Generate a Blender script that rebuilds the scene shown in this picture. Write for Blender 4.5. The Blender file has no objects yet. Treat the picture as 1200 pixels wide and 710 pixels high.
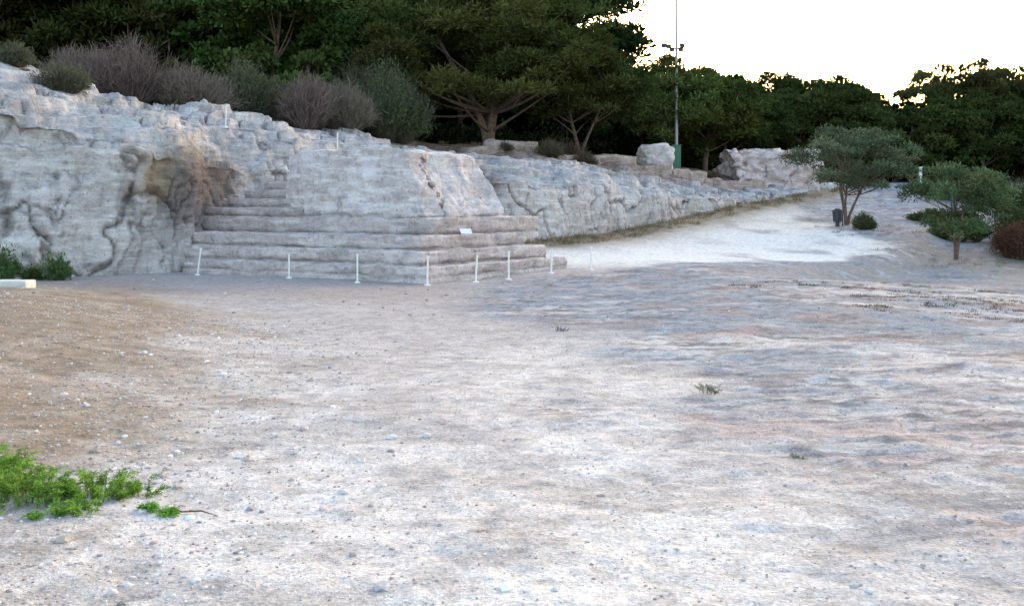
import bpy, math, numpy as np
from mathutils import Vector
from mathutils.bvhtree import BVHTree
rng=np.random.default_rng(7)
# ---------------------------------------------------------------- noise
def _h(ix,iy,iz,s):
    h=(ix.astype(np.int64)*374761393+iy.astype(np.int64)*668265263+iz.astype(np.int64)*1274126177+s*974711)&0xffffffff
    h=((h^(h>>13))*1103515245)&0xffffffff
    h=((h^(h>>16))*2654435761)&0xffffffff
    return ((h^(h>>15))&0xffffff)/float(0xffffff)
def vn(P,s=0):
    i=np.floor(P); f=P-i; f=f*f*f*(f*(f*6-15)+10); i=i.astype(np.int64)
    r=0
    for a in (0,1):
        wa=f[:,0] if a else 1-f[:,0]
        for b in (0,1):
            wb=f[:,1] if b else 1-f[:,1]
            for c in (0,1):
                wc=f[:,2] if c else 1-f[:,2]
                r=r+wa*wb*wc*_h(i[:,0]+a,i[:,1]+b,i[:,2]+c,s)
    return r*2-1
def fbm(P,oct=4,s=0,g=.5):
    a=1.;t=0;n=0
    for k in range(oct):
        t=t+a*vn(P*(2.03**k)+k*17.3,s+k); n+=a; a*=g
    return t/n*1.6
def sst(a,b,x):
    t=np.clip((x-a)/(b-a),0,1); return t*t*(3-2*t)
# ---------------------------------------------------------------- mesh builder
class MB:
    def __init__(s): s.V=[];s.F=[];s.M=[];s.C=[];s.n=0
    def add(s,V,F,mat=0,col=(1,1,1)):
        V=np.asarray(V,float);F=np.asarray(F,int)
        c=np.asarray(col,float)
        if c.ndim==1: c=np.tile(c,(len(V),1))
        s.V.append(V);s.C.append(c);s.F.append(F+s.n);s.M.append(np.full(len(F),mat));s.n+=len(V)
    def mesh(s,name,mats,smooth=False):
        V=np.concatenate(s.V);C=np.concatenate(s.C)
        me=bpy.data.meshes.new(name)
        me.vertices.add(len(V));me.vertices.foreach_set('co',V.astype(np.float32).ravel())
        L=np.concatenate([f.ravel() for f in s.F])
        tot=np.concatenate([np.full(len(f),f.shape[1]) for f in s.F])
        st=np.concatenate([[0],np.cumsum(tot)[:-1]])
        me.loops.add(len(L));me.loops.foreach_set('vertex_index',L.astype(np.int32))
        me.polygons.add(len(tot));me.polygons.foreach_set('loop_start',st.astype(np.int32))
        me.polygons.foreach_set('loop_total',tot.astype(np.int32))
        me.polygons.foreach_set('material_index',np.concatenate(s.M).astype(np.int32))
        me.polygons.foreach_set('use_smooth',np.full(len(tot),bool(smooth)))
        for m in mats: me.materials.append(m)
        me.update(calc_edges=True)
        a=me.color_attributes.new('Col','FLOAT_COLOR','POINT')
        a.data.foreach_set('color',np.concatenate([C,np.ones((len(C),1))],1).astype(np.float32).ravel())
        return me
    def obj(s,name,mats,smooth=False,parent=None):
        o=bpy.data.objects.new(name,s.mesh(name,mats,smooth))
        bpy.context.collection.objects.link(o)
        if parent: o.parent=parent
        return o
def gridF(nr,nc):
    i=np.arange(nr-1)[:,None]*nc+np.arange(nc-1)[None]
    i=i.ravel(); return np.stack([i,i+1,i+nc+1,i+nc],1)
def tube(P,R,k=6,cap=True):
    P=np.asarray(P,float);n=len(P);R=np.broadcast_to(np.asarray(R,float),(n,))
    T=np.gradient(P,axis=0);T/=np.linalg.norm(T,axis=1)[:,None]+1e-9
    ref=np.array([.31,.94,.1]) if abs(T[0][2])>.7 else np.array([0,0,1.])
    A=np.cross(T,ref);A/=np.linalg.norm(A,axis=1)[:,None]+1e-9;B=np.cross(T,A)
    th=np.linspace(0,2*np.pi,k,endpoint=False)
    V=(P[:,None]+R[:,None,None]*(A[:,None]*np.cos(th)[None,:,None]+B[:,None]*np.sin(th)[None,:,None])).reshape(-1,3)
    i=np.arange(n-1)[:,None]*k;j=np.arange(k)[None];j2=(j+1)%k
    F=np.stack([(i+j).ravel(),(i+j2).ravel(),(i+k+j2).ravel(),(i+k+j).ravel()],1)
    return V,F
def box(c,s,rz=0):
    V=np.array([[x,y,z] for x in(-.5,.5) for y in(-.5,.5) for z in(-.5,.5)])*np.array(s)
    V=V@np.array([[math.cos(rz),math.sin(rz),0],[-math.sin(rz),math.cos(rz),0],[0,0,1]])+np.array(c)
    F=[[0,1,3,2],[4,6,7,5],[0,4,5,1],[2,3,7,6],[0,2,6,4],[1,5,7,3]]
    return V,F
def cyl(c,r,h,k=16,r2=None):
    r2=r if r2 is None else r2
    th=np.linspace(0,2*np.pi,k,endpoint=False)
    a=np.stack([np.cos(th),np.sin(th),0*th],1)
    V=np.concatenate([a*r,a*r2+[0,0,h]])+np.array(c)
    j=np.arange(k);F=np.stack([j,(j+1)%k,(j+1)%k+k,j+k],1)
    return V,F,np.array([np.arange(k)+k])
def unit(a): return a/(np.linalg.norm(a,axis=-1,keepdims=True)+1e-9)
def leaves(mb,C,D,L,W,mat,col):
    N=len(C);S=unit(np.cross(D,rng.normal(size=(N,3))))
    L=np.broadcast_to(L,(N,))[:,None];W=np.broadcast_to(W,(N,))[:,None]
    V=np.stack([C,C+D*L*.5+S*W*.5,C+D*L,C+D*L*.5-S*W*.5],1).reshape(-1,3)
    F=np.arange(4*N).reshape(N,4)
    col=np.repeat(np.broadcast_to(col,(N,3)),4,0)
    mb.add(V,F,mat,col)
# ---------------------------------------------------------------- materials
def newmat(name):
    m=bpy.data.materials.new(name);m.use_nodes=True;nt=m.node_tree;nt.nodes.clear()
    out=nt.nodes.new('ShaderNodeOutputMaterial');b=nt.nodes.new('ShaderNodeBsdfPrincipled')
    nt.links.new(b.outputs[0],out.inputs[0]);return m,nt,b,out
def N(nt,t,**k):
    n=nt.nodes.new(t)
    for a,v in k.items():
        if a in n.inputs: n.inputs[a].default_value=v
        else: setattr(n,a,v)
    return n
def noise(nt,vec,scale,detail=6,rough=.6,dist=0.):
    n=N(nt,'ShaderNodeTexNoise',Scale=scale,Detail=detail,Roughness=rough,Distortion=dist);nt.links.new(vec,n.inputs['Vector']);return n
def ramp(nt,src,stops):
    r=nt.nodes.new('ShaderNodeValToRGB');e=r.color_ramp.elements
    while len(e)<len(stops): e.new(.5)
    for q,(p,c) in zip(e,stops):
        q.position=p;q.color=(c[0],c[1],c[2],1) if hasattr(c,'__len__') else (c,c,c,1)
    nt.links.new(src,r.inputs[0]);return r
def mix(nt,a,b,f,mode='MIX'):
    m=nt.nodes.new('ShaderNodeMix');m.data_type='RGBA';m.blend_type=mode
    for sock,v in ((m.inputs[6],a),(m.inputs[7],b),(m.inputs[0],f)):
        if hasattr(v,'is_output'): nt.links.new(v,sock)
        elif hasattr(v,'__len__'): sock.default_value=(v[0],v[1],v[2],1)
        else: sock.default_value=v
    return m.outputs[2]
def math_(nt,op,a,b=None):
    m=nt.nodes.new('ShaderNodeMath');m.operation=op
    for i,v in enumerate((a,b)):
        if v is None: continue
        if hasattr(v,'is_output'): nt.links.new(v,m.inputs[i])
        else: m.inputs[i].default_value=v
    return m.outputs[0]
def bump(nt,b,h,st,dist,prev=None):
    q=N(nt,'ShaderNodeBump',Strength=st,Distance=dist);nt.links.new(h,q.inputs['Height'])
    if prev is not None: nt.links.new(prev,q.inputs['Normal'])
    if b: nt.links.new(q.outputs[0],b.inputs['Normal'])
    return q.outputs[0]
def simple(name,col,rough=.6,metal=0,var=.15,scale=12):
    m,nt,b,o=newmat(name)
    tc=nt.nodes.new('ShaderNodeTexCoord')
    n=noise(nt,tc.outputs['Object'],scale,3)
    r=ramp(nt,n.outputs[0],[(.3,[c*(1-var) for c in col]),(.7,[min(1,c*(1+var)) for c in col])])
    nt.links.new(r.outputs[0],b.inputs['Base Color']);b.inputs['Roughness'].default_value=rough;b.inputs['Metallic'].default_value=metal
    return m
def leafmat(name,trans=.25,var=.3):
    m,nt,b,out=newmat(name)
    at=N(nt,'ShaderNodeAttribute',attribute_name='Col');oi=nt.nodes.new('ShaderNodeObjectInfo')
    hs=nt.nodes.new('ShaderNodeHueSaturation')
    nt.links.new(at.outputs[0],hs.inputs['Color'])
    v=math_(nt,'MULTIPLY_ADD',oi.outputs['Random'],var*2);v.node.inputs[2].default_value=1-var
    nt.links.new(v,hs.inputs['Value'])
    w=math_(nt,'MULTIPLY_ADD',oi.outputs['Random'],.05);w.node.inputs[2].default_value=.475
    nt.links.new(w,hs.inputs['Hue'])
    d=nt.nodes.new('ShaderNodeBsdfDiffuse');nt.links.new(hs.outputs[0],d.inputs[0]);nt.nodes.remove(b)
    if trans<=0: nt.links.new(d.outputs[0],out.inputs[0]);return m
    t=nt.nodes.new('ShaderNodeBsdfTranslucent');nt.links.new(hs.outputs[0],t.inputs[0])
    ms=nt.nodes.new('ShaderNodeMixShader');ms.inputs[0].default_value=trans
    nt.links.new(d.outputs[0],ms.inputs[1]);nt.links.new(t.outputs[0],ms.inputs[2]);nt.links.new(ms.outputs[0],out.inputs[0])
    return m
def rockmat(name,use_attr=True,tone=1.0):
    m,nt,b,out=newmat(name)
    g=nt.nodes.new('ShaderNodeNewGeometry');pos=g.outputs['Position']
    n1=noise(nt,pos,.45,4,.65,.6);n2=noise(nt,pos,2.2,7,.72,.2);n3=noise(nt,pos,13,4,.7)
    mp=N(nt,'ShaderNodeMapping');mp.inputs['Scale'].default_value=(2.2,2.2,.5);nt.links.new(pos,mp.inputs[0])
    n4=noise(nt,mp.outputs[0],1.5,7,.72,.25)
    mh=N(nt,'ShaderNodeMapping');mh.inputs['Scale'].default_value=(.6,.6,4);nt.links.new(pos,mh.inputs[0])
    n5=noise(nt,mh.outputs[0],1.2,5,.68,.3)
    T=tone
    base=ramp(nt,n1.outputs[0],[(.3,(.51*T,.45*T,.45*T)),(.5,(.63*T,.57*T,.575*T)),(.7,(.70*T,.66*T,.67*T))]).outputs[0]
    base=mix(nt,base,(.37*T,.345*T,.355*T),ramp(nt,n2.outputs[0],[(.46,0),(.64,.8)]).outputs[0])
    base=mix(nt,base,(.84*T,.82*T,.83*T),ramp(nt,n5.outputs[0],[(.48,0),(.64,.7)]).outputs[0])
    base=mix(nt,base,(.43*T,.33*T,.28*T),ramp(nt,n4.outputs[0],[(.55,0),(.72,.55)]).outputs[0])
    sep=nt.nodes.new('ShaderNodeSeparateXYZ');nt.links.new(g.outputs['Normal'],sep.inputs[0])
    up=ramp(nt,sep.outputs[2],[(.45,0),(.85,1)]).outputs[0]
    lic=math_(nt,'MULTIPLY',up,ramp(nt,n2.outputs[0],[(.42,0),(.58,.5)]).outputs[0])
    base=mix(nt,base,(.24,.23,.235),lic)
    base=mix(nt,base,(.14,.125,.12),ramp(nt,n3.outputs[0],[(.31,.75),(.42,0)]).outputs[0])
    base=mix(nt,base,(.11,.097,.092),ramp(nt,n4.outputs[0],[(.28,.85),(.38,0)]).outputs[0])
    if use_attr:
        at=N(nt,'ShaderNodeAttribute',attribute_name='Col');base=mix(nt,base,at.outputs[0],1.0,'MULTIPLY')
    nt.links.new(base,b.inputs['Base Color']);b.inputs['Roughness'].default_value=.95;b.inputs['Specular IOR Level'].default_value=.1
    h=math_(nt,'MULTIPLY_ADD',n3.outputs[0],.4);nt.links.new(n2.outputs[0],h.node.inputs[2])
    h2=math_(nt,'ADD',h,n4.outputs[0]);bump(nt,b,h2,.8,.16)
    return m
def groundmat(name):
    m,nt,b,out=newmat(name)
    g=nt.nodes.new('ShaderNodeNewGeometry');pos=g.outputs['Position']
    at=N(nt,'ShaderNodeAttribute',attribute_name='Col')
    n2=noise(nt,pos,5,6,.75);n3=noise(nt,pos,45,4,.7)
    v=N(nt,'ShaderNodeTexVoronoi',Scale=34.);nt.links.new(pos,v.inputs['Vector'])
    c=mix(nt,at.outputs[0],ramp(nt,n2.outputs[0],[(.28,.62),(.5,1.0),(.72,1.27)]).outputs[0],1.,'MULTIPLY')
    c=mix(nt,c,ramp(nt,n3.outputs[0],[(.3,.68),(.7,1.32)]).outputs[0],1.,'MULTIPLY')
    sp=ramp(nt,v.outputs['Color'],[(.0,.6),(.5,1.0),(.85,1.15),(1.,1.6)]).outputs[0]
    c=mix(nt,c,sp,.5,'MULTIPLY')
    nt.links.new(c,b.inputs['Base Color']);b.inputs['Roughness'].default_value=.95;b.inputs['Specular IOR Level'].default_value=.1
    h=math_(nt,'MULTIPLY_ADD',n3.outputs[0],.3);nt.links.new(n2.outputs[0],h.node.inputs[2]);bump(nt,b,h,.75,.06)
    return m
M_rock=rockmat('limestone');M_ground=groundmat('gravel_ground')
M_leaf=leafmat('pine_foliage',0.,.3);M_bark=simple('bark',(.15,.10,.08),.9,0,.45,6)
M_leaf2=leafmat('shrub_foliage',.25,.08);M_twig=leafmat('dry_twigs',0.,.1)
M_white=simple('white_paint',(.80,.78,.77),.6,0,.1,20)
M_marble=simple('pale_marble',(.6,.58,.57),.6,0,.2,6)
M_metal=simple('galvanised_steel',(.33,.34,.36),.5,.5,.15,8)
M_dark=simple('dark_plastic',(.03,.035,.045),.5,0,.2)
M_green=simple('green_cabinet_paint',(.04,.16,.10),.5,0,.15)
M_stone=leafmat('pebble_stone',0.,0.)
# ---------------------------------------------------------------- rails of rock scarp (metres)
ST=[((-38,24),(-38.5,24.6,6.5),(-42,29,9),(-58,48,10.5)),
    ((-26,27.5),(-26.3,28,6.3),(-30,33,8.6),(-44,51,10)),
    ((-19,30),(-19.2,30.6,6.0),(-22,35,8.0),(-34,54,9)),
    ((-15.5,31),(-15.9,31.9,5.5),(-18,36,7.35),(-27,55,8)),
    ((-13.4,32.2),(-13.7,33,4.5),(-15.8,38,6.45),(-23.5,57,7.5)),
    ((-11.7,33.2),(-11.8,33.9,4.0),(-14.2,39.5,6.25),(-20.5,59,7.2)),
    ((-10.6,34.6),(-10.8,35.2,3.7),(-13.2,41.5,6.2),(-18,61,7)),
    ((-10.7,37.3),(-11.0,37.9,3.7),(-12.6,43,6.5),(-16,62,7)),
    ((-8.9,40.3),(-9,40.9,3.6),(-10.1,46,6.0),(-12.5,64,6.8)),
    ((-6.3,43.2),(-6.4,43.8,3.4),(-7.1,48.5,5.5),(-8.5,66,6.3)),
    ((-3.7,45.0),(-3.7,45.6,3.3),(-4.1,51,4.75),(-4.5,68,6.0)),
    ((-.8,46.2),(-.8,46.8,3.3),(-.9,53.2,4.6),(0,70,6.0)),
    ((2,48),(2,48.7,3.2),(2.4,55,4.2),(4,72,5.7)),
    ((4.4,51.5),(4.4,52.2,3.0),(4.9,58,3.9),(7,74,5.5)),
    ((6.9,55),(6.95,55.6,2.7),(7.7,61,3.5),(10.3,76,5.2)),
    ((10,60),(10.1,60.5,2.55),(11,65.5,3.3),(13.5,79,4.9)),
    ((13.5,65),(13.6,65.5,2.55),(14.5,70,3.15),(17,82,4.6)),
    ((17.3,70),(17.4,70.5,2.6),(18.3,74.5,3.1),(21,85,4.3)),
    ((21.2,75),(21.3,75.4,2.75),(22,79,3.1),(25,88,4.2)),
    ((25.5,82),(25.6,82.4,3.1),(26,86,3.5),(29,93,4.1))]
base=np.array([s[0] for s in ST],float)
def segdist(x,y):
    d=np.full(x.shape,1e9)
    for a,b in zip(base[:-1],base[1:]):
        ab=b-a;t=np.clip(((x-a[0])*ab[0]+(y-a[1])*ab[1])/(ab@ab),0,1)
        d=np.minimum(d,np.hypot(x-a[0]-t*ab[0],y-a[1]-t*ab[1]))
    return d
def softplus(x,k): return k*np.log1p(np.exp(np.clip(x/k,-30,30)))
def dirt_bound(y): return np.interp(y,[0,4.4,8.2,14.3,20,26,30],[-1.5,-1.7,-2.2,-3.2,-5,-8,-11])
def bank_x(y): return np.interp(y,[30,36,42,48,54,60,75,90],[6,8.5,13.5,17.5,21,24,30,38])
def g0(x,y):
    z=.75*(1-np.clip(y/30,-.5,1))**1.25
    r=.094*softplus(y-50,3.)
    z=z+np.where(r>3.4,3.4+(1-np.exp(-(r-3.4)/1.2))*1.2,r)
    m=sst(-.5,5.5,dirt_bound(y)-x)*(1-sst(20,31,y))*sst(-3,9,y)
    z=z+.5*m
    z=z+.45*np.exp(-(segdist(x,y)/3.)**2)*sst(37,44,y)
    z=z-.35*sst(2,14,x-.1*y)*sst(60,40,y)*sst(8,22,y)
    z=z-.55*sst(0,2.2,x-bank_x(y))*sst(80,60,y)*sst(31,38,y)
    z=z-.6*sst(3,14,x-bank_x(y))*sst(80,60,y)*sst(31,38,y)
    return z
def ground_h(x,y):
    z=g0(x,y);P=np.stack([x,y,0*x],1)
    z=z+.08*fbm(P*[.14,.2,1],3,5)*sst(2,12,y)
    A=np.stack([x*.45+y*.12,y*1.3-x*.25,0*x],1)
    s=slabmask(x,y)
    f=fbm(A*[1,.7,1],4,11);z=z+s*(.035*f+.06*np.abs(fbm(P*[.9,1.4,1]+4,5,31,.6)))*sst(0,10,y)
    z=z+.016*fbm(P*1.7,4,9)+.006*fbm(P*9,3,12)*(y<25)
    return z
def slabmask(x,y):
    xs=np.interp(y,[0,4,8,14,20,28,34,40,48],[1.0,1.5,1.3,.8,-.8,-2.5,2.6,7.5,18])
    n=fbm(np.stack([x*.5,y*.35,0*x],1),4,77)
    return sst(-1.0,1.5,x-xs+n*1.4)
def lerp(a,b,t): return a+(b-a)*t[:,None]
def ground_col(x,y):
    P=np.stack([x,y,0*x],1)
    A=np.stack([x*.5+y*.12,y*.95-x*.18,0*x],1)
    pale=np.array([.59,.57,.585]);dirt=np.array([.265,.215,.175]);gray=np.array([.235,.27,.33]);pink=np.array([.40,.325,.335]);white=np.array([.60,.60,.63])
    n1=fbm(P*.5,4,21);n2=fbm(A*.8,5,22,.6);n3=fbm(A*1.9+9,5,23,.6);n4=fbm(P*1.6,5,24,.6);n6=fbm(P*4.5,3,27)
    c=np.tile(pale,(len(x),1))
    c=lerp(c,np.array([.40,.38,.385]),sst(-.2,.5,n4)*.65)
    c=lerp(c,np.array([.41,.355,.36]),sst(0,.7,n1)*.4)
    c=lerp(c,np.array([.34,.32,.325]),sst(.05,.55,n6)*.5)
    c=lerp(c,np.array([.36,.33,.34]),sst(7,18,y)*(1-sst(33,38,y))*.65)
    c=lerp(c,np.array([.70,.68,.685]),np.exp(-(((x-.3-.02*y)/1.0)**2))*sst(22,3,y)*.65*sst(.6,-.3,n4))
    s=slabmask(x,y)
    midd=sst(7,16,y)*(1-sst(38,50,y)*.5)
    sc=np.tile(np.array([.44,.435,.46]),(len(x),1))
    sc=lerp(sc,pink,sst(-.15,.45,n3)*.7*(1-.55*midd))
    sc=lerp(sc,gray,np.clip(sst(-.7,.05,n2)*(.22+.75*midd),0,1))
    sc=lerp(sc,white,sst(.22,.5,fbm(A*1.4+31,5,25,.6))*(.65-.35*midd))
    sc=lerp(sc,np.array([.14,.15,.185]),sst(.22,.48,fbm(A*2.3+5,5,26,.65))*.7)
    sc=lerp(sc,np.array([.31,.225,.215]),sst(.25,.58,fbm(P*[.7,.9,1]+50,5,29,.6))*.55)
    fis=1-np.abs(fbm(A*[1.1,1.6,1]+3,4,28,.6))*8;sc=lerp(sc,np.array([.11,.11,.125]),np.clip(fis,0,1)*.6)
    fis=1-np.abs(fbm(A*[.8,.5,1]+33,4,38,.6))*12;sc=lerp(sc,np.array([.11,.11,.125]),np.clip(fis,0,1)*.55)
    c=c*(1-s[:,None])+sc*s[:,None]
    d=sst(-.5,1.7,dirt_bound(y)-x+n1*1.1+n4*.5)*(1-sst(26,33,y+n4))
    dc=lerp(np.tile(dirt,(len(x),1)),np.array([.37,.32,.285]),sst(-.15,.5,n4)*.65)
    dc=lerp(dc,np.array([.17,.135,.11]),sst(.05,.55,n6)*.45)
    c=c*(1-d[:,None])+dc*d[:,None]
    f=sst(21,25,y)*(1-sst(30,36,y))*sst(1.5,-3,x)*.6;c=lerp(c,np.array([.30,.26,.25]),f)
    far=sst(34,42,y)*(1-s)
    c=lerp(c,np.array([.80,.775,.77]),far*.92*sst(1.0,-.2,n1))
    e=np.exp(-(segdist(x,y)/2.4)**2)*sst(36,42,y)
    c=lerp(c,np.array([.27,.22,.165]),np.clip(e*1.4+.3*n4*e,0,1))
    bx=x-bank_x(y)
    w=sst(28,36,y)*sst(-1.2,1.0,bx+n4*1.5)
    c=lerp(c,np.array([.30,.28,.275]),w*.85*sst(-.5,.2,n4+.1))
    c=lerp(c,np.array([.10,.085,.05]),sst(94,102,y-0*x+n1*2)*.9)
    c=lerp(c,np.array([.2,.16,.10]),sst(2,9,bx)*sst(42,50,y)*.7)
    return np.clip(c,.02,.9)
yy=np.concatenate([np.linspace(-12,2,30)[:-1],2*np.exp(np.linspace(0,math.log(60),720)),120*np.exp(np.linspace(0,math.log(20),40))[1:]])
tt=np.linspace(-1,1,800);tt=np.sign(tt)*(np.abs(tt)**1.25)*1.5
Y,T=np.meshgrid(yy,tt,indexing='ij');X=T*(np.maximum(Y,0)*.62+9)
x=X.ravel();y=Y.ravel();z=ground_h(x,y)
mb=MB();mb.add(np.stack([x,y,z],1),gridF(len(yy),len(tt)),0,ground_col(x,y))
ground=mb.obj('ground',[M_ground],True)
# ---------------------------------------------------------------- rock scarp
def catmull(P,t):
    n=len(P);i=np.clip(np.floor(t).astype(int),0,n-2);f=(t-i)[:,None]
    p0=P[np.maximum(i-1,0)];p1=P[i];p2=P[i+1];p3=P[np.minimum(i+2,n-1)]
    return .5*((2*p1)+(-p0+p2)*f+(2*p0-5*p1+4*p2-p3)*f*f+(-p0+3*p1-3*p2+p3)*f**3)
Bz=g0(base[:,0],base[:,1])-.7
B=np.concatenate([base,Bz[:,None]],1);Fr=np.array([s[1] for s in ST],float);R=np.array([s[2] for s in ST],float);K=np.array([s[3] for s in ST],float)
seg=np.linalg.norm(np.diff(base,axis=0),axis=1);cum=np.concatenate([[0],np.cumsum(seg)])
ns=1250
ss=np.linspace(0,cum[-1],ns)
sp=np.interp(ss,cum,np.arange(len(ST)))
b_,f_,r_,k_=[catmull(Q,sp) for Q in (B,Fr,R,K)]
m_=f_*.55+r_*.45;m_[:,2]=f_[:,2]*.38+r_[:,2]*.62
k2=k_.copy();k2[:,:2]=k_[:,:2]*1.9;k2[:,2]+=1.0
k3=k_.copy();k3[:,:2]=k_[:,:2]*14;k3[:,2]+=-1
rows=[];zone=[]
def span(a,b,n,z0,z1):
    for t in np.linspace(0,1,n,endpoint=False): rows.append(a*(1-t)+b*t);zone.append(z0+(z1-z0)*t)
span(b_,f_,100,0,1);span(f_,m_,85,1,1.5);span(m_,r_,85,1.5,2);span(r_,k_,70,2,3);span(k_,k2,20,3,4);span(k2,k3,8,4,5);rows.append(k3);zone.append(5)
G=np.array(rows);nt_,nc=G.shape[:2];Z=np.repeat(np.array(zone)[:,None],nc,1)
for _ in range(4):
    G[1:-1]=G[1:-1]*.5+.25*(G[:-2]+G[2:])*1.0
du=np.gradient(G,axis=1);dv=np.gradient(G,axis=0);Nn=unit(np.cross(du,dv))
if Nn[30,500,1]>0: Nn=-Nn
P=G.reshape(-1,3);n=Nn.reshape(-1,3);zz=Z.ravel()
amp=sst(3.2,2.1,zz)*.97+.03
face=sst(1.25,.9,zz);slope=sst(.9,1.2,zz)*sst(2.5,2.0,zz)
left=sst(-9,-12,P[:,0])
W=P+np.stack([fbm(P*1.1+5,5,71,.5),fbm(P*1.1+15,5,72,.5),fbm(P*1.1+25,5,73,.5)],1)*.22
D=fbm(P*[.26,.26,.2],3,41)*.45+fbm(W*[.7,.7,.5],4,42,.5)*.12
rid=1-np.abs(fbm(W*[.6,.6,.16],4,43,.55))*4.0;D+=-.17*np.clip(rid-.6,0,1)*face*2.0
rid2=1-np.abs(fbm(W*[.28,.28,.24]+7,4,44,.55))*5.5;D+=-.34*np.clip(rid2-.6,0,1)*2.0*(.6+.4*face)
D+=fbm(P*[2.6,2.6,1.8],5,45,.55)*.042*(face+.8)+fbm(P*9,3,46)*.014
# broad planar slabs with broken edges: large flats stepping in and out
def flats(q,a): 
    f=fbm(q,3,int(a*100)+48,.5)*2.2;k=np.floor(f);r=f-k;return k+sst(.86,1.0,r)
D+=left*face*(.16*flats(W*[.36,.36,.13]+3,.0)+.05*flats(W*[.8,.8,.4]+13,.1))
bd=(P[:,2]+.9*fbm(W*[.2,.2,.3],3,53)+P[:,0]*.04)/1.2;bf_=bd-np.floor(bd);D+=face*(.10*(bf_-.5)*sst(.0,.06,bf_))*(.3+.9*np.abs(fbm(P*.3,2,54)))
small=sst(-3,4,P[:,0])
D*=(1-.25*small)
P2=P+n*(D*amp)[:,None]
w=fbm(P*[.16,.16,.2],3,51)*1.0+fbm(W*[.7,.7,.5],4,52,.55)*.20+P[:,0]*.06
def terr(zv,h,lo=.6,hi=.92):
    q=(zv+w)/h;fr=q-np.floor(q);return (np.floor(q)+sst(lo,hi,fr))*h-w
hh=P2[:,2]
zq=terr(hh,.58,.72,.92)*.8+terr(hh+.13,.21)*.2
P2[:,2]=hh*(1-.88*slope)+zq*.88*slope
P2+=(slope*.07*fbm(P2*[1.0,1.0,6],5,57,.55))[:,None]*n
P2[:,2]+=.12*fbm(P*[.5,.5,0],4,55)*sst(2.0,2.6,zz)
C=np.ones((len(P),3))
nd=fbm(P*.7,4,61)
dirtm=sst(2.0,2.35,zz+.25*nd)
C=lerp(C,np.array([.44,.33,.26]),dirtm)
C=lerp(C,np.array([.20,.17,.12]),sst(2.8,3.1,zz+.1*nd))
C=lerp(C,np.array([.86,.89,.93]),slope*.6)
oc=np.exp(-(((P[:,0]+11.4)/.9)**2+((P[:,2]-3.2)/.8)**2))*(zz<1.6);C=lerp(C,np.array([.55,.42,.26]),np.clip(oc*1.3*(1+.7*nd),0,.9))
oc=np.exp(-(((P[:,0]+10.9)/.5)**2+((P[:,2]-2.8)/1.3)**2))*(zz<1.6);C=lerp(C,np.array([.30,.28,.28]),np.clip(oc*1.3,0,.8))
oc=np.exp(-(((P[:,0]+2.2)/1.7)**2+((P[:,2]-3.0)/1.3)**2))*(P[:,1]<52);C=lerp(C,np.array([.36,.32,.28]),np.clip(oc*(1.2+.9*nd),0,.85))
ck=np.clip(rid2-.72,0,.28)/.28*.65+np.clip(rid-.7,0,.3)/.3*face*.5+np.clip(1-bf_/.05,0,1)*face*.4
C=lerp(C,np.array([.28,.25,.24]),np.clip(ck,0,.8)*(zz<2.1))  # crevice shade painted into the rock colour along cracks and beds
bs=sst(2.0,.2,P[:,2]-g0(P[:,0],P[:,1]))*face*.25;C=lerp(C,np.array([.8,.73,.66]),bs)
C*=(1+.12*nd)[:,None]
mb=MB();mb.add(P2,gridF(nt_,nc),0,C);scarp=mb.obj('rock_scarp_hill',[M_rock],True)
bvhs=[]
dg=bpy.context.evaluated_depsgraph_get()
for o in (ground,scarp): bvhs.append(BVHTree.FromObject(o,dg))
def gz(x,y):
    best=-99
    for b in bvhs:
        h=b.ray_cast(Vector((x,y,60)),Vector((0,0,-1)))
        if h[0] is not None: best=max(best,h[0].z)
    return best if best>-90 else 0.
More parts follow.
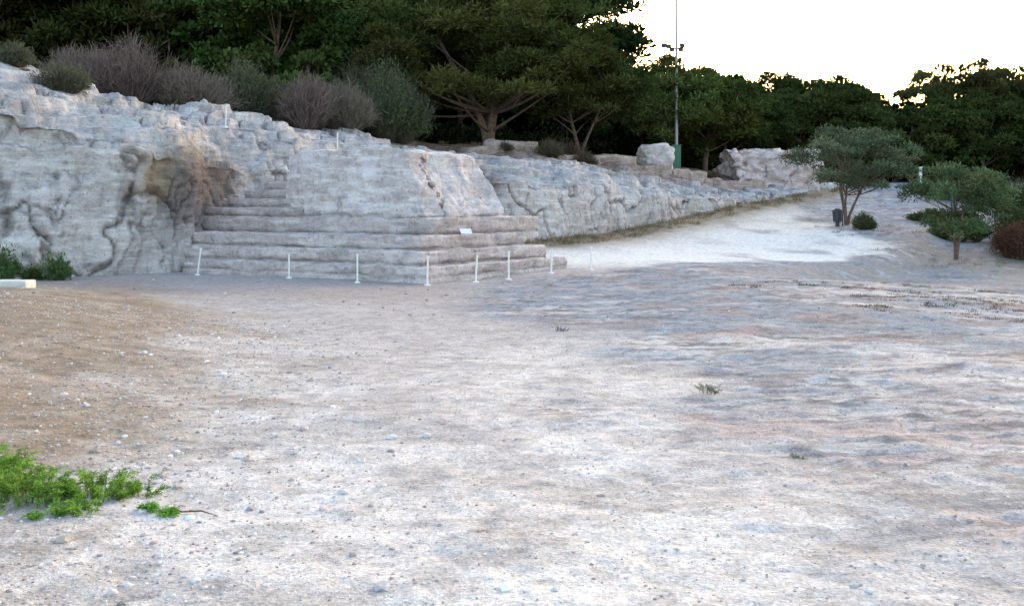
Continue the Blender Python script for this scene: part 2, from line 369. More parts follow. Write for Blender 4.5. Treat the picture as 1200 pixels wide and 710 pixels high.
# ---------------------------------------------------------------- cut-rock boxes
O=np.array([-2.5,29.4]);U=np.array([-.883,.47]);Vv=np.array([.62,.785])
def rbox(mb,lo,hi,frame,res=.09,r=.07,amp=.05,col=(1,1,1),seed=0,taper=None,big=.0,top=1.12,groove=()):
    lo=np.array(lo,float);hi=np.array(hi,float);s=hi-lo
    n=np.maximum((s/res).astype(int),2)
    for ax in range(3):
        a,b=[i for i in range(3) if i!=ax]
        for side in (0,1):
            if ax==2 and side==0: continue
            A,Bq=np.meshgrid(np.linspace(0,1,n[a]+1),np.linspace(0,1,n[b]+1),indexing='ij')
            L=np.zeros((A.size,3));L[:,a]=A.ravel();L[:,b]=Bq.ravel();L[:,ax]=side
            L=lo+L*s
            z0=L[:,2].copy()
            if taper is not None: L=taper(L)
            Pw=frame(L)
            rr=r*(1+.9*fbm(Pw*1.3,2,seed+70)).clip(.2,3)
            l2,h2=(lo,hi)
            if taper is None:
                q=np.clip(L,l2+rr[:,None],h2-rr[:,None])
                q[:,2]=np.clip(L[:,2],-99,hi[2]-rr)
                dlt=L-q;dn=np.linalg.norm(dlt,axis=1,keepdims=True)
                L=np.where(dn>1e-6,q+dlt/np.maximum(dn,1e-6)*rr[:,None],L)
            cc=np.tile(np.asarray(col,float),(len(L),1))
            if ax<2:
                for gzv,dep,wd in groove:
                    k=np.exp(-((z0-gzv-.03*fbm(Pw*.8,2,seed+5))/wd)**2)*(.6+.6*np.abs(fbm(Pw*.7,3,seed+6)))
                    L[:,ax]+=dep*k*(1 if side==0 else -1)
                    cc*=(1-.5*np.clip(k,0,1))[:,None]
            Pw=frame(L)
            off=np.stack([fbm(Pw*1.7+k*31,4,seed+80+k) for k in range(3)],1)*amp+np.stack([fbm(Pw*7+k*11,3,seed+90+k) for k in range(3)],1)*amp*.35
            if big: off+=np.stack([fbm(Pw*.6+k*13,3,seed+60+k) for k in range(3)],1)*big
            off[:,2]*=.55
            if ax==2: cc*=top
            mb.add(Pw+off,gridF(n[a]+1,n[b]+1),0,cc)
def bf(L): return np.concatenate([O+L[:,:1]*U+L[:,1:2]*Vv,L[:,2:3]],1)
bema=bpy.data.objects.new('stepped_stone_platform',None);bpy.context.collection.objects.link(bema)
def part(name,fn):
    mb=MB();fn(mb);o=mb.obj(name,[M_rock],True,bema);return o
hs=[-.6,.44,.86,1.28]
for i in range(3):
    s=.56*i
    g_=[(hs[i]+.035,.10,.045)] if i else [(.18,.05,.03)]
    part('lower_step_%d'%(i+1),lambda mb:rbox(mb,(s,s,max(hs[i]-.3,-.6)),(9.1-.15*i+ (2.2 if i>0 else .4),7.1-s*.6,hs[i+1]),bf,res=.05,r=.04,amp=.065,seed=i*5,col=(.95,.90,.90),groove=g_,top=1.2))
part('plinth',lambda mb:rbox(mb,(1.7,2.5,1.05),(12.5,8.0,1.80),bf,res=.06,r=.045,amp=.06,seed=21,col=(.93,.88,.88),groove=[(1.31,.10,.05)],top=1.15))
def tp(L):
    L=L.copy();t=((L[:,2]-1.4)/(3.6-1.4)).clip(0,1)
    L[:,0]+=np.where(L[:,0]<4.5,(4.5-L[:,0])/2.0*t**1.3*1.1,0);L[:,1]+=np.where(L[:,1]<4,t*.35,0)
    L[:,2]-=.35*sst(4.5,2.2,L[:,0])*t
    return L
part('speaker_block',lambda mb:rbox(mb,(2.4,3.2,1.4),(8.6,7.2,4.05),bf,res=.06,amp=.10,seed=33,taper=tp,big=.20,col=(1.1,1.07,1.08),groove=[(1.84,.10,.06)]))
for i in range(5):
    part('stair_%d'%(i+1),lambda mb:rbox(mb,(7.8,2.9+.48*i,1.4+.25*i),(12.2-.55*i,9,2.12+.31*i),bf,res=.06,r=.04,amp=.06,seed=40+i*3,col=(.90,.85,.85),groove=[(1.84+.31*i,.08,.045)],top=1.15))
# ---------------------------------------------------------------- boulders
def blk(name,c,s,rz,amp,big,seed,col=(1,1,1),r=.3):
    ca,sa=math.cos(rz),math.sin(rz)
    def fr(L):
        return np.stack([c[0]+L[:,0]*ca-L[:,1]*sa,c[1]+L[:,0]*sa+L[:,1]*ca,c[2]+L[:,2]],1)
    mb=MB();rbox(mb,(-s[0]/2,-s[1]/2,-.8),(s[0]/2,s[1]/2,s[2]),fr,res=.12,r=r,amp=amp,big=big,seed=seed,col=col)
    return mb.obj(name,[M_rock],True)
blk('boulder',(20.1,79.5,2.6),(7.4,4,3.6),.15,.18,.6,101,(1.1,.98,.96),1.2)
blk('boulder',(9.7,70,gz(9.7,70)-.1),(2.1,1.8,1.7),.4,.15,.5,111,(1.1,1.08,1.1),.5)
blk('rock_ledge',(24.5,82,3.0),(3.2,2,.8),.3,.15,.2,131,r=.25)
mb=MB()
for k in range(16):
    t=k/15;cx=-2+20*t;cy=59+17*t;zz0=gz(cx,cy)
    ca,sa=math.cos(.7),math.sin(.7)
    def fr(L,cx=cx,cy=cy,zz0=zz0): return np.stack([cx+L[:,0]*ca-L[:,1]*sa,cy+L[:,0]*sa+L[:,1]*ca,zz0+L[:,2]],1)
    rbox(mb,(-.95,-.4,-.6),(.95,.4,.4+.2*rng.random()),fr,res=.12,r=.12,amp=.12,big=.15,seed=200+k,col=(.75,.64,.58))
mb.obj('low_stone_wall',[M_rock],True)
mb=MB()
wz=gz(-10.6,22)
def fr(L): return L+np.array([-10.6,22,wz])
rbox(mb,(-.5,-.25,-.1),(.28,.25,.15),fr,res=.05,r=.03,amp=.02,seed=9)
mb.obj('marble_block',[M_marble],True)
# ---------------------------------------------------------------- trees
def clumpleaves(mb,c,r,n,L,W,col,mat=1,up=.35,flat=.65,fill=.55):
    d=unit(rng.normal(size=(n,3)));d[:,2]=np.where(d[:,2]<-.35,-d[:,2]*.5,d[:,2]);
    rad=r*(fill+(1-fill)*rng.random(n)**.5)*(1+.25*rng.normal(size=n)*.5)
    p=c+d*rad[:,None]*[1,1,flat]
    D=unit(d+rng.normal(size=(n,3))*.75+[0,0,up])
    b=(.62+.5*(d[:,2]*.5+.5))*(.7+.6*rng.random(n))  # lit tops painted in: leaf colour brightens towards the top of each clump
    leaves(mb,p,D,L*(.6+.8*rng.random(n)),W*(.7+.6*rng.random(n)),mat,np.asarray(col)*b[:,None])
def tree_mesh(name,seed,H,rx,cb,nc,nl,L,W,col,trunk_r=.22,fork=2,lean=.1,cr=(.7,1.3),flat=.65,shape='round',stems=1,colvar=.3,mats=None,limb=2):
    global rng
    rng=np.random.default_rng(seed);mb=MB()
    bar=(1,1,1)
    tops=[]
    a0=rng.random()*6.28
    for s in range(stems):
        a=a0+s*6.28/stems+rng.random();ln=(lean+.10*s)*H
        pts=[];k=9
        for i in range(k):
            t=i/(k-1);pts.append([math.cos(a)*ln*t**1.2+.06*H*math.sin(4*t+s)*t,math.sin(a)*ln*t**1.2+.05*H*math.sin(5*t+s*2)*t,H*.86*t-.4*(t==0)])
        pts=np.array(pts);tops.append(pts)
        V,F=tube(pts,np.linspace(trunk_r,trunk_r*.22,k)*(1 if s==0 else .75),7);mb.add(V,F,0,bar)
    for i in range(nc):
        if shape=='cone':
            h=cb+(1-cb)*rng.random();rr=rx*(1-((h-cb)/(1-cb)))**.6*(.4+.6*rng.random());a=rng.random()*6.28
            c=np.array([math.cos(a)*rr,math.sin(a)*rr,h*H])
        else:
            d=unit(rng.normal(size=3))*(.45+.55*rng.random()**.4)
            if shape=='umb' and d[2]<0: d[2]*=-.4
            zc=(cb+1)/2*H;c=np.array([d[0]*rx,d[1]*rx,zc+d[2]*(1-cb)/2*H*.95])
            if shape=='dome':
                rr=math.hypot(d[0],d[1]);c[2]=H*(cb+(1-cb)*(.12+.82*rng.random()**.8*math.sqrt(max(0,1-rr**2*.8))))-.12*H*rr**2
            st=tops[i%stems];c[:2]+=st[-3][:2]*.6
        st=tops[i%stems]
        hh=np.clip(c[2]*(.45+.3*rng.random()),H*.15,H*.8)
        j=np.argmin(abs(st[:,2]-hh));p0=st[j]
        mid=(p0+c)/2+np.array([0,0,-.06*H])*rng.random()+rng.normal(size=3)*.25
        tq=np.linspace(0,1,6)[:,None];pth=(1-tq)**2*p0+2*tq*(1-tq)*mid+tq**2*c
        if i%limb==0:
            V,F=tube(pth,np.linspace(trunk_r*.34,trunk_r*.07,6),5);mb.add(V,F,0,bar)
        r=rng.uniform(*cr);cc=np.asarray(col)*(1-colvar+2*colvar*rng.random())*[1+.3*(rng.random()-.5),1,1]
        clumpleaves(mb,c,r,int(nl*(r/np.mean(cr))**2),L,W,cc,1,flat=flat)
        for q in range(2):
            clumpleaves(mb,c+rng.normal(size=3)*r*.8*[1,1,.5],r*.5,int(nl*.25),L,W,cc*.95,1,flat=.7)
    return mb.mesh(name,mats or [M_bark,M_leaf])
PG=(.055,.070,.024);PD=(.035,.048,.02);PO=(.075,.077,.033)
tv=[tree_mesh('pine_a',1,10,4.2,.28,50,240,.5,.14,PG,cr=(.8,1.4),limb=4),
    tree_mesh('pine_b',2,12,3.6,.3,52,240,.5,.14,PD,cr=(.8,1.3),lean=.05,limb=4),
    tree_mesh('pine_c',3,8.5,4.0,.10,52,240,.48,.14,PG,cr=(.8,1.3),stems=2,limb=4),
    tree_mesh('oak_d',4,9,3.8,.12,52,260,.34,.2,(.052,.076,.024),cr=(.7,1.2),limb=4),
    tree_mesh('pine_e',5,11,4.2,.5,26,150,.45,.12,PO,cr=(.5,1.0),shape='umb',lean=.12),
    tree_mesh('cypress_f',6,13,1.3,.06,50,240,.34,.12,(.03,.045,.02),cr=(.5,.8),shape='cone',flat=1.3,lean=0,limb=6)]
forest=bpy.data.objects.new('pine_forest',None);bpy.context.collection.objects.link(forest)
R2=np.random.default_rng(11)
def put(me,name,x,y,H,h0,parent=None,rz=None,wid=1.,dz=-.25):
    o=bpy.data.objects.new(name,me);bpy.context.collection.objects.link(o)
    s=H/h0;o.scale=(s*wid,s*wid,s);o.rotation_euler=(0,0,R2.random()*6.28 if rz is None else rz)
    o.location=(x,y,gz(x,y)+dz)
    if parent: o.parent=parent
    return o
H0=[10,12,8.5,9,11,13]
def row(x0,x1,y0,y1,step,hf,vs,jit=1.2):
    n=int(abs(x1-x0)/step)
    for i in range(n+1):
        t=i/max(n,1);xx=x0+(x1-x0)*t+R2.normal()*jit*.5;y_=y0+(y1-y0)*t+R2.normal()*jit
        v=vs[R2.integers(len(vs))];put(tv[v],'tree',xx,y_,hf(xx)*(.85+.3*R2.random()),H0[v],forest)
row(-62,-8,66,76,4.4,lambda x:11.5,[0,1,2,3],1.5)
row(-70,-2,79,88,4.6,lambda x:15.5,[0,1,1,2,5],2)
row(-75,8,95,99,4.8,lambda x:18,[1,0,1,1,5],2)
row(4,26,84,97,3.3,lambda x:np.interp(x,[4,26],[9.4,8.0]),[0,2,3,0],1.2)
row(26,80,99,96,3.6,lambda x:8.2,[0,2,3,2],1.5)
row(8,80,106,108,3.8,lambda x:np.interp(x,[8,20,40,50,80],[10.5,9.6,9.6,10.5,9.2]),[0,1,2,0],1.8)
put(tv[4],'tree',46,103,12.6,11,forest,wid=.8);put(tv[4],'tree',42,104,11.5,11,forest,wid=.7);put(tv[4],'tree',49.5,104,11.9,11,forest,wid=.7)
und=MB()
rng=np.random.default_rng(77)
for i in range(300):
    t=R2.random();xx=-62+145*t;y_=np.interp(xx,[-62,-10,5,25,35,80],[70,76,84,98,103,101])+R2.normal()*2+2
    r=.9+R2.random()*1.1;z_=gz(xx,y_)
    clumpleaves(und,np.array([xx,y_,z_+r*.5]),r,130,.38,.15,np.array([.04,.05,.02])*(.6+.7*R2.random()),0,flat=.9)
for i in range(440):
    xx=-75+185*i/439+R2.normal()*.3;y_=np.interp(xx,[-75,-10,5,25,80],[90,92,100,110,112])+R2.normal()*1.5
    r=1.6+R2.random()*1.0;z_=gz(xx,y_)-.8
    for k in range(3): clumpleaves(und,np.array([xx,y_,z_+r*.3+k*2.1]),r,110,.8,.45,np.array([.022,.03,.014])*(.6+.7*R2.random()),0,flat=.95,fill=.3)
und.obj('undergrowth',[M_leaf])
big=tree_mesh('big_pine',21,11.5,6.6,.24,125,360,.38,.085,(.07,.082,.027),trunk_r=.32,cr=(.8,1.4),flat=.5,lean=.10,shape='dome',stems=3,limb=3)
put(big,'pine_tree',-1.5,65.5,11.6,11.5,rz=.4,wid=1.1)
p2=tree_mesh('slender_pine',22,7.6,3.3,.34,58,300,.34,.085,(.062,.074,.026),trunk_r=.16,cr=(.6,1.1),lean=.25,stems=2,shape='dome',limb=3)
put(p2,'pine_tree',4.6,69,7.8,7.6,rz=1.1)
p3=tree_mesh('round_pine',23,7.2,2.9,.22,60,330,.32,.085,(.078,.096,.03),trunk_r=.2,cr=(.6,1.1),lean=.1,limb=3)
put(p3,'pine_tree',11.6,78,8.2,7.2,rz=2.)
put(p3,'pine_tree',15.8,84,8.2,7.2,rz=.6);put(tv[3],'pine_tree',-14.5,61,9.5,9,rz=1.0)
ol=tree_mesh('olive_a',31,5.3,2.75,.34,46,240,.19,.05,(.115,.125,.075),trunk_r=.11,cr=(.35,.75),lean=.14,stems=3,flat=.85,colvar=.35)
put(ol,'olive_tree',19.6,60,5.5,5.3,rz=2.2,wid=1.08,dz=-.05)
ol2=tree_mesh('olive_b',32,4.3,1.9,.28,36,220,.18,.05,(.10,.125,.06),trunk_r=.10,cr=(.35,.65),lean=.08,stems=2,flat=.85,colvar=.35)
put(ol2,'olive_tree',21.9,50.5,4.6,4.3,rz=.3,wid=1.05,dz=-.05)
# ---------------------------------------------------------------- shrubs
def twig_shrub(name,x,y,rx,h,n,col,leafcol=None,nleaf=0,ll=.12,lw=.04,tw=.018):
    global rng
    mb=MB();z_=gz(x,y)-.1
    nsub=5 if rx>1 else 2
    sub=[(x+rng.normal()*rx*.38,y+rng.normal()*rx*.3,rx*(.45+.3*rng.random()),h*(.6+.45*rng.random())) for _ in range(nsub)]
    if nsub==2: sub=[(x,y,rx*.9,h),(x+rx*.3,y,rx*.7,h*.7)]
    for (sx,sy,sr,sh) in sub:
        m=n//nsub
        a=rng.random(m)*6.28;q=np.sqrt(rng.random(m))
        base_=np.stack([sx+np.cos(a)*q*sr*.25,sy+np.sin(a)*q*sr*.25,np.full(m,z_)],1)
        lump=1+.25*np.sin(a*3+sx*3)+.15*np.sin(a*7)
        tip=np.stack([sx+np.cos(a)*q*sr*lump,sy+np.sin(a)*q*sr*lump,z_+sh*(.45+.6*rng.random(m))*np.sqrt(np.clip(1.02-q**2*.7,.1,1))],1)
        mid=base_*.5+tip*.5+rng.normal(size=(m,3))*[.12,.12,.06]*sh*.4
        for A,Bq,w in ((base_,mid,tw*1.5),(mid,tip,tw)):
            leaves(mb,A,unit(Bq-A),np.linalg.norm(Bq-A,axis=1)*1.05,w,0,np.asarray(col)*(.6+.7*rng.random((m,1))))
        for g in range(4):
            t=rng.random((m,1))*.75+.3;s=mid*(1-t)+tip*t
            d=unit(unit(tip-mid)+rng.normal(size=(m,3))*.55)
            leaves(mb,s,d,sh*(.12+.18*rng.random(m)),tw*.7,0,np.asarray(col)*(.7+.8*rng.random((m,1))))
        if nleaf:
            k=nleaf//nsub
            i=rng.integers(0,m,k);t=rng.random((k,1))**.6;s=mid[i]*(1-t)+tip[i]*t+rng.normal(size=(k,3))*.12*sh*.5
            d=unit(unit(tip-mid)[i]+rng.normal(size=(k,3))*.8)
            leaves(mb,s,d,ll*(.6+.8*rng.random(k)),lw,1,np.asarray(leafcol)*(.6+.8*rng.random((k,1)))*(.8+.4*rng.random()))
    return mb.obj(name,[M_twig,M_leaf2])
PU=(.18,.14,.13)
for (x_,y_,rx,h,c) in [(-17.2,45,2.2,2.9,PU),(-14.6,46,2.2,3.0,PU),(-19.5,46,1.7,2.3,PU),(-10.2,49,1.9,2.7,PU),(-8.9,49.5,1.5,2.5,(.17,.14,.12))]:
    twig_shrub('dry_shrub',x_,y_,rx,h,2400,c,(.13,.12,.08),3500,.14,.04,.024)
twig_shrub('grey_green_shrub',-12.3,48.5,1.8,3.2,1300,(.12,.10,.085),(.095,.11,.06),12000,.2,.055)
twig_shrub('grey_green_shrub',-6.0,53,2.2,4.3,1400,(.10,.08,.07),(.07,.09,.045),16000,.24,.06)
twig_shrub('grey_green_shrub',-7.9,54,1.8,4.2,1100,(.10,.08,.07),(.07,.09,.045),12000,.24,.06)
twig_shrub('rock_shrub',-15.9,36.3,.95,1.1,800,(.15,.12,.1),(.11,.13,.075),3500,.13,.035,.014)
twig_shrub('rock_shrub',-17.8,36.5,.8,.9,600,(.15,.12,.1),(.11,.13,.08),2500,.13,.035,.014)
for (x_,y_,r_s,h_) in [(2.2,61,.9,1.2),(4.4,63,.8,1.0),(3.4,66,1.2,1.5),(14.4,74,.8,.9),(-.5,60,.6,.6),(-2.6,46.9,.5,.6),(-1.8,47.4,.4,.5),(-3.2,46.6,.35,.4)]:
    twig_shrub('dry_shrub',x_,y_,r_s,h_,500,(.13,.1,.08),(.10,.09,.05),1500,.15,.04)
twig_shrub('green_bush',19.6,57.2,.6,1.05,450,(.12,.1,.08),(.09,.11,.05),4500,.15,.045)
twig_shrub('red_bush',25.6,52,1.5,1.9,900,(.14,.09,.07),(.13,.07,.045),6000,.17,.05)
twig_shrub('green_bush',27.5,55,2.0,3.2,900,(.1,.08,.06),(.05,.075,.025),10000,.2,.07)
twig_shrub('green_bush',24.6,57,1.3,1.6,700,(.1,.08,.06),(.09,.12,.04),7000,.2,.07)
twig_shrub('green_bush',30.5,60,2.3,3.8,900,(.1,.08,.06),(.05,.075,.03),11000,.22,.07)
twig_shrub('green_bush',25.3,62,1.3,.9,700,(.1,.08,.06),(.10,.12,.05),5000,.2,.07)
twig_shrub('green_bush',33,75,2.6,2.6,700,(.1,.08,.06),(.05,.07,.03),7000,.25,.08)
for (x_,y_,r_s,h_) in [(-13.6,30.5,.5,.95),(-14.3,30.5,.3,.5),(-15.0,30.2,.45,1.15)]:
    twig_shrub('wall_plant',x_,y_,r_s,h_,160,(.12,.14,.07),(.085,.14,.05),700,.15,.045,.014)
# ---------------------------------------------------------------- grass & weeds
def tuft(mb,x,y,r,h,n,col):
    z_=gz(x,y)-.02
    a=rng.random(n)*6.28;q=rng.random(n)*r
    p=np.stack([x+np.cos(a)*q,y+np.sin(a)*q,np.full(n,z_)],1)
    d=unit(np.stack([np.cos(a)*.5,np.sin(a)*.5,np.ones(n)],1)+rng.normal(size=(n,3))*.3)
    leaves(mb,p,d,h*(.5+.7*rng.random(n)),.012+.01*h,0,np.asarray(col)*(.6+.8*rng.random((n,1))))
mb=MB()
for i in range(260):
    t=rng.random();k=10.5+t*7.6;b=catmull(base,np.array([k]))[0];off=rng.random()**1.8*1.6+.3
    xx,y_=b[0]+off*.75,b[1]-off*.6
    tuft(mb,xx,y_,.28,.15+.25*rng.random(),32,[(.29,.22,.14),(.25,.19,.12),(.15,.15,.085)][rng.integers(3)])
for i in range(60):
    xx=-12+rng.random()*22;y_=54+rng.random()*14+xx*.4;tuft(mb,xx,y_,.3,.35,40,(.24,.19,.12))
for i in range(60):
    xx=17+rng.random()*9;y_=47+rng.random()*14;tuft(mb,xx,y_,.25,.2,30,(.28,.22,.14))
mb.obj('dry_grass',[M_twig])
mb=MB()
weeds=[(9.6,28.5),(10.3,27.6),(11.5,27.0),(8.2,29.5),(12.2,25.5),(13,24.6),(9.5,22.5),(10.6,22.9),(11.2,20.5),(7.4,21),(12,31),(13.5,29),(14.5,26),(8.4,24.5),(6.2,27),(11.6,23.8),(10.1,25.4),(13.4,21.5),(9.0,19.5)]
for (x_,y_) in weeds:
    for j in range(12): tuft(mb,x_+rng.normal()*.35,y_+rng.normal()*.5,.22,.04+.04*rng.random(),50,[(.17,.11,.085),(.13,.12,.075),(.2,.15,.11)][j%3])
tuft(mb,.78,16.5,.12,.12,30,(.24,.18,.15))
mb.obj('dry_weeds',[M_twig])
def feathery(mb,cx,cy,r,h,nst,col):
    for i in range(nst):
        a=rng.random()*6.28;q=r*math.sqrt(rng.random());x0,y0=cx+math.cos(a)*q*.75,cy+math.sin(a)*q*.75;z0=gz(x0,y0)-.01
        tip=np.array([x0+math.cos(a)*r*.28+rng.normal()*.03,y0+math.sin(a)*r*.28+rng.normal()*.03,z0+h*(.3+.8*rng.random())*(1.1-.5*q/r)])
        t=np.linspace(0,1,6)[:,None];p0=np.array([x0,y0,z0]);m=np.array([x0,y0,tip[2]])
        P=(1-t)**2*p0+2*t*(1-t)*m+t*t*tip
        V,F=tube(P,np.linspace(.0028,.0012,6),3);mb.add(V,F,0,np.asarray(col)*.8)
        n=40;tt_=rng.random(n)*.75+.25;s=np.stack([np.interp(tt_,t[:,0],P[:,k]) for k in range(3)],1)
        d=unit(rng.normal(size=(n,3))*[1,1,.45]+[0,0,.15])
        Ls=.012+.022*rng.random(n)
        cv=(.6+.9*rng.random())
        leaves(mb,s,d,Ls*1.2,.004+.003*rng.random(n),0,np.asarray(col)*cv*(.6+.8*rng.random((n,1)))*(.75+.4*tt_[:,None]))
        s2=s+d*Ls[:,None]*.7;d2=unit(d+rng.normal(size=(n,3))*.8)
        leaves(mb,s2,d2,.016,.005,0,np.asarray(col)*cv*(.7+.9*rng.random((n,1))))
GR=(.15,.28,.05)
mb=MB()
for (x_,y_,r,h,n) in [(-2.86,6.0,.30,.20,95),(-3.25,6.35,.33,.22,90),(-2.5,6.15,.24,.17,70),(-2.45,5.8,.14,.11,28),(-3.0,5.72,.17,.10,28),(-2.25,6.25,.10,.13,14)]:
    feathery(mb,x_,y_,r,h,n,GR)
mb.obj('feathery_green_plant',[M_leaf2])
for (x_,y_,r,h,n,c) in [(-1.96,5.85,.06,.07,10,GR),(-2.1,5.9,.06,.06,8,GR),(-2.62,5.62,.04,.07,6,GR),(1.98,10.4,.13,.15,13,(.30,.32,.25)),(2.0,7.35,.09,.03,3,(.25,.27,.2))]:
    mb=MB();feathery(mb,x_,y_,r,h,n,c);mb.obj('small_green_plant',[M_leaf2])
mb=MB()
px=np.array([[-2.0,5.95],[-1.9,5.9],[-1.8,5.93],[-1.68,5.84]]);P=np.array([[a,b,gz(a,b)+.012] for a,b in px]);V,F=tube(P,[.006,.005,.005,.002],5);mb.add(V,F)
mb.obj('fallen_twig',[M_bark])
# ---------------------------------------------------------------- pebbles
import bmesh
def ico(sub):
    bm=bmesh.new();bmesh.ops.create_icosphere(bm,subdivisions=sub,radius=1);V=np.array([v.co[:] for v in bm.verts]);F=np.array([[v.index for v in f.verts] for f in bm.faces]);bm.free();return V,F
I1,I2=ico(1),ico(2)
def stones(mb,xs,ys,rs,tpl,cols):
    V0,F0=tpl;n=len(xs);k=len(V0)
    zs=ground_h(xs,ys)
    sc=np.stack([rs*(.8+.5*rng.random(n)),rs*(.7+.4*rng.random(n)),rs*(.4+.35*rng.random(n))],1)
    jit=1+.22*rng.normal(size=(n,k,1))*.7
    V=V0[None]*jit*sc[:,None]
    th=rng.random(n)*6.28;c,s=np.cos(th)[:,None],np.sin(th)[:,None]
    X_=V[:,:,0]*c-V[:,:,1]*s;Y_=V[:,:,0]*s+V[:,:,1]*c
    V=np.stack([X_+xs[:,None],Y_+ys[:,None],V[:,:,2]+(zs+sc[:,2]*.15)[:,None]],2).reshape(-1,3)
    F=(F0[None]+(np.arange(n)*k)[:,None,None]).reshape(-1,3)
    mb.add(V,F,0,np.repeat(cols,k,0))
rng=np.random.default_rng(5)
def pcols(n,dirt):
    pal=np.array([[.62,.60,.60],[.54,.47,.45],[.44,.38,.33],[.72,.71,.71],[.40,.32,.28],[.48,.47,.49],[.36,.31,.28]])
    return pal[rng.integers(0,7,n)]*(.75+.4*rng.random((n,1)))
mb=MB()
n=34000;ys=2.2+17*rng.random(n)**1.5;xs=(rng.random(n)*2-1)*(ys*.62+.6)
ind=xs<dirt_bound(ys)+.6*rng.normal(size=n);keep=ind|(rng.random(n)<.5)
xs,ys,ind=xs[keep],ys[keep],ind[keep];rs=(.004+.006*rng.random(len(xs))**2+.004*(rng.random(len(xs))<.12))*(1+.04*ys)*np.where(ind,1.2,.8)
stones(mb,xs,ys,rs,I1,pcols(len(xs),ind)*np.where(ind,.9,1.1)[:,None])
n=900;ys=3+15*rng.random(n);xs=dirt_bound(ys)+.9*rng.normal(size=n)-.3;rs=.010+.026*rng.random(n)**4
stones(mb,xs,ys,rs,I2,pcols(n,1)*1.15)
n=300;ys=3+18*rng.random(n);xs=(rng.random(n)*2-1)*(ys*.6);rs=.009+.014*rng.random(n)**4
stones(mb,xs,ys,rs,I2,pcols(n,1)*1.15)
n=500;ys=18+14*rng.random(n);xs=rng.uniform(-13,10,n);rs=.015+.035*rng.random(n)**3
stones(mb,xs,ys,rs,I1,pcols(n,1)*.85)
mb.obj('gravel',[M_stone])
# ---------------------------------------------------------------- small objects
def barrier_post(x,y,h=.72,lean=0,z_=None,r=.027):
    z_=gz(x,y) if z_ is None else z_
    mb=MB();V,F,c=cyl((0,0,0),r,h,10);
    mb.add(V,F,0);mb.add(V,c,0)
    V,F,c=cyl((0,0,h),r*1.5,.03,10,r*.9);mb.add(V,F,0);mb.add(V,c,0)
    V,F,c=cyl((0,0,-.03),.10,.06,12,.08);mb.add(V,F,0);mb.add(V,c,0)
    V,F=tube([[0,r*1.2,h*.86],[0,r*2.6,h*.89],[0,r*2.6,h*.82],[0,r*1.2,h*.80]],.006,5);mb.add(V,F,0)
    o=mb.obj('barrier_post',[M_white]);o.location=(x,y,z_);o.rotation_euler=(0,lean,0)
for p in [(-10.1,32.9,.85,.12),(-6.75,31.0,.7,0),(-4.5,29.8,.8,0),(-2.38,28.75,.8,.02),(-1.05,29.7,.75,.05),(-.1,31,.85,0),(1.25,32.8,.75,.03),(2.65,34.3,.75,0)]:
    barrier_post(p[0],p[1],p[2],p[3])
barrier_post(-11.3,40.4,.85,.03);barrier_post(-7.6,44.6,.8,0)
mb=MB();V,F=box((0,0,.06),(.05,.05,.12));mb.add(V,F,0)
V=np.array([[-.18,-.13,.08],[.18,-.13,.08],[.18,.10,.22],[-.18,.10,.22]]);V=np.concatenate([V,V-[0,0,.02]]);mb.add(V,[[0,1,2,3],[7,6,5,4],[0,4,5,1],[1,5,6,2],[2,6,7,3],[3,7,4,0]],0)
o=mb.obj('information_sign',[M_white]);o.location=(-1.45,32.1,1.27);o.rotation_euler=(0,0,.3)
mz=gz(12.2,76)
mast=bpy.data.objects.new('floodlight_mast',None);bpy.context.collection.objects.link(mast);mast.location=(12.2,76,mz)
mb=MB();V,F=tube([[0,0,-.3],[0,0,6],[0,0,11],[0,0,14.2]],[.13,.11,.085,.06],12);mb.add(V,F,0);mb.obj('pole',[M_metal],True,mast)
mb=MB()
V,F=box((-.25,0,9.05),(1.5,.08,.08));mb.add(V,F,0)
V,F=box((0,0,8.8),(.9,.08,.08));mb.add(V,F,0);mb.obj('crossarm',[M_metal],False,mast)
mb=MB()
for (dx,dz) in [(-.95,9.0),(-.6,8.95),(.42,9.0),(.3,8.72),(-.35,8.72)]:
    V,F=box((dx,-.15,dz),(.36,.24,.32));V[:,1]+=(V[:,2]-dz)*.4;mb.add(V,F,0);V,F=box((dx,-.02,dz+.14),(.42,.32,.03));mb.add(V,F,0)
mb.obj('floodlights',[M_dark],False,mast)
mb=MB();V,F=box((-.05,-.35,.75),(.6,.4,1.7));mb.add(V,F,0);V,F=box((-.05,-.35,1.62),(.68,.48,.05));mb.add(V,F,0);V,F=box((-.05,-.56,.8),(.5,.02,1.4));mb.add(V,F,0);mb.obj('cabinet',[M_green],False,mast)
V,F=tube([[0,0,-.3],[0,0,12.]],[.05,.03],8);mb=MB();mb.add(V,F,0);o=mb.obj('antenna_pole',[M_metal]);o.location=(38.5,118,gz(38.5,118))
mb=MB();zb=gz(18.75,59)
V,F,c=cyl((0,0,.25),.24,.62,18,.29);mb.add(V,F,0);mb.add(V,c,0)
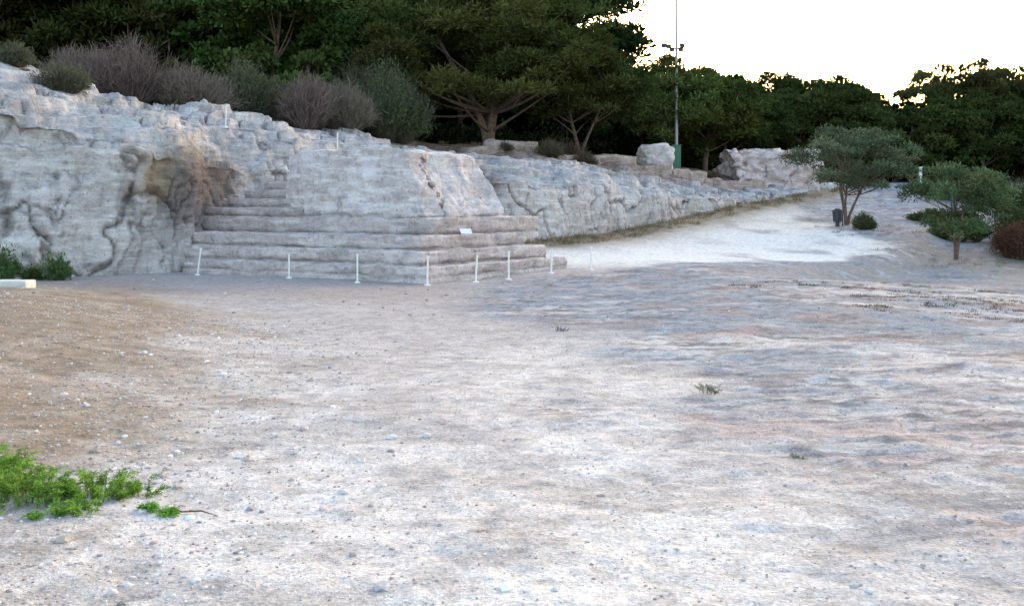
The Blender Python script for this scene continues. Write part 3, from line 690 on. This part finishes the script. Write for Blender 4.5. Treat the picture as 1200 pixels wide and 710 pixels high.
V,F,c=cyl((0,0,.85),.31,.05,18);mb.add(V,F,0);mb.add(V,c,0)
V,F,c=cyl((0,0,.90),.30,.12,18,.12);mb.add(V,F,0);mb.add(V,c,0)
V,F,c=cyl((.3,0,-.1),.035,1.1,8);mb.add(V,F,0);V,F,c=cyl((0,0,-.1),.12,.36,12);mb.add(V,F,0)
o=mb.obj('litter_bin',[M_dark]);o.location=(18.75,59,zb)
mb=MB();V,F,c=cyl((0,0,-.1),.16,1.5,12,.14);mb.add(V,F,0);mb.add(V,c,0);V,F,c=cyl((0,0,1.4),.2,.08,12);mb.add(V,F,0);mb.add(V,c,0)
o=mb.obj('bollard',[M_white],True);o.location=(36.3,91,gz(36.3,91))
# ---------------------------------------------------------------- camera, light, sky
cam=bpy.data.cameras.new('camera');co=bpy.data.objects.new('camera',cam);bpy.context.collection.objects.link(co)
co.location=(0,0,2.375);co.rotation_euler=(math.pi/2,0,0);cam.sensor_width=36;cam.lens=36;cam.shift_y=-.1;cam.clip_end=5000;cam.clip_start=.05
bpy.context.scene.camera=co
EL,AZ=math.radians(9),math.radians(28)
w=bpy.data.worlds.new('World');bpy.context.scene.world=w;w.use_nodes=True;nt=w.node_tree
bg=nt.nodes['Background'];sky=nt.nodes.new('ShaderNodeTexSky');sky.sky_type='NISHITA';sky.sun_disc=False
sky.sun_elevation=EL;sky.sun_rotation=AZ;sky.dust_density=3;sky.air_density=1.;sky.ozone_density=.6
nt.links.new(sky.outputs[0],bg.inputs[0]);bg.inputs[1].default_value=.82
sl=bpy.data.lights.new('sun','SUN');sl.energy=.3;sl.angle=math.radians(60);sl.color=(1,.92,.9)
so=bpy.data.objects.new('sun',sl);bpy.context.collection.objects.link(so)
d=Vector((math.sin(AZ)*math.cos(EL),math.cos(AZ)*math.cos(EL),math.sin(EL)))
so.rotation_euler=d.to_track_quat('Z','Y').to_euler()
sc=bpy.context.scene;sc.view_settings.view_transform='Standard';sc.view_settings.look='None';sc.view_settings.exposure=0
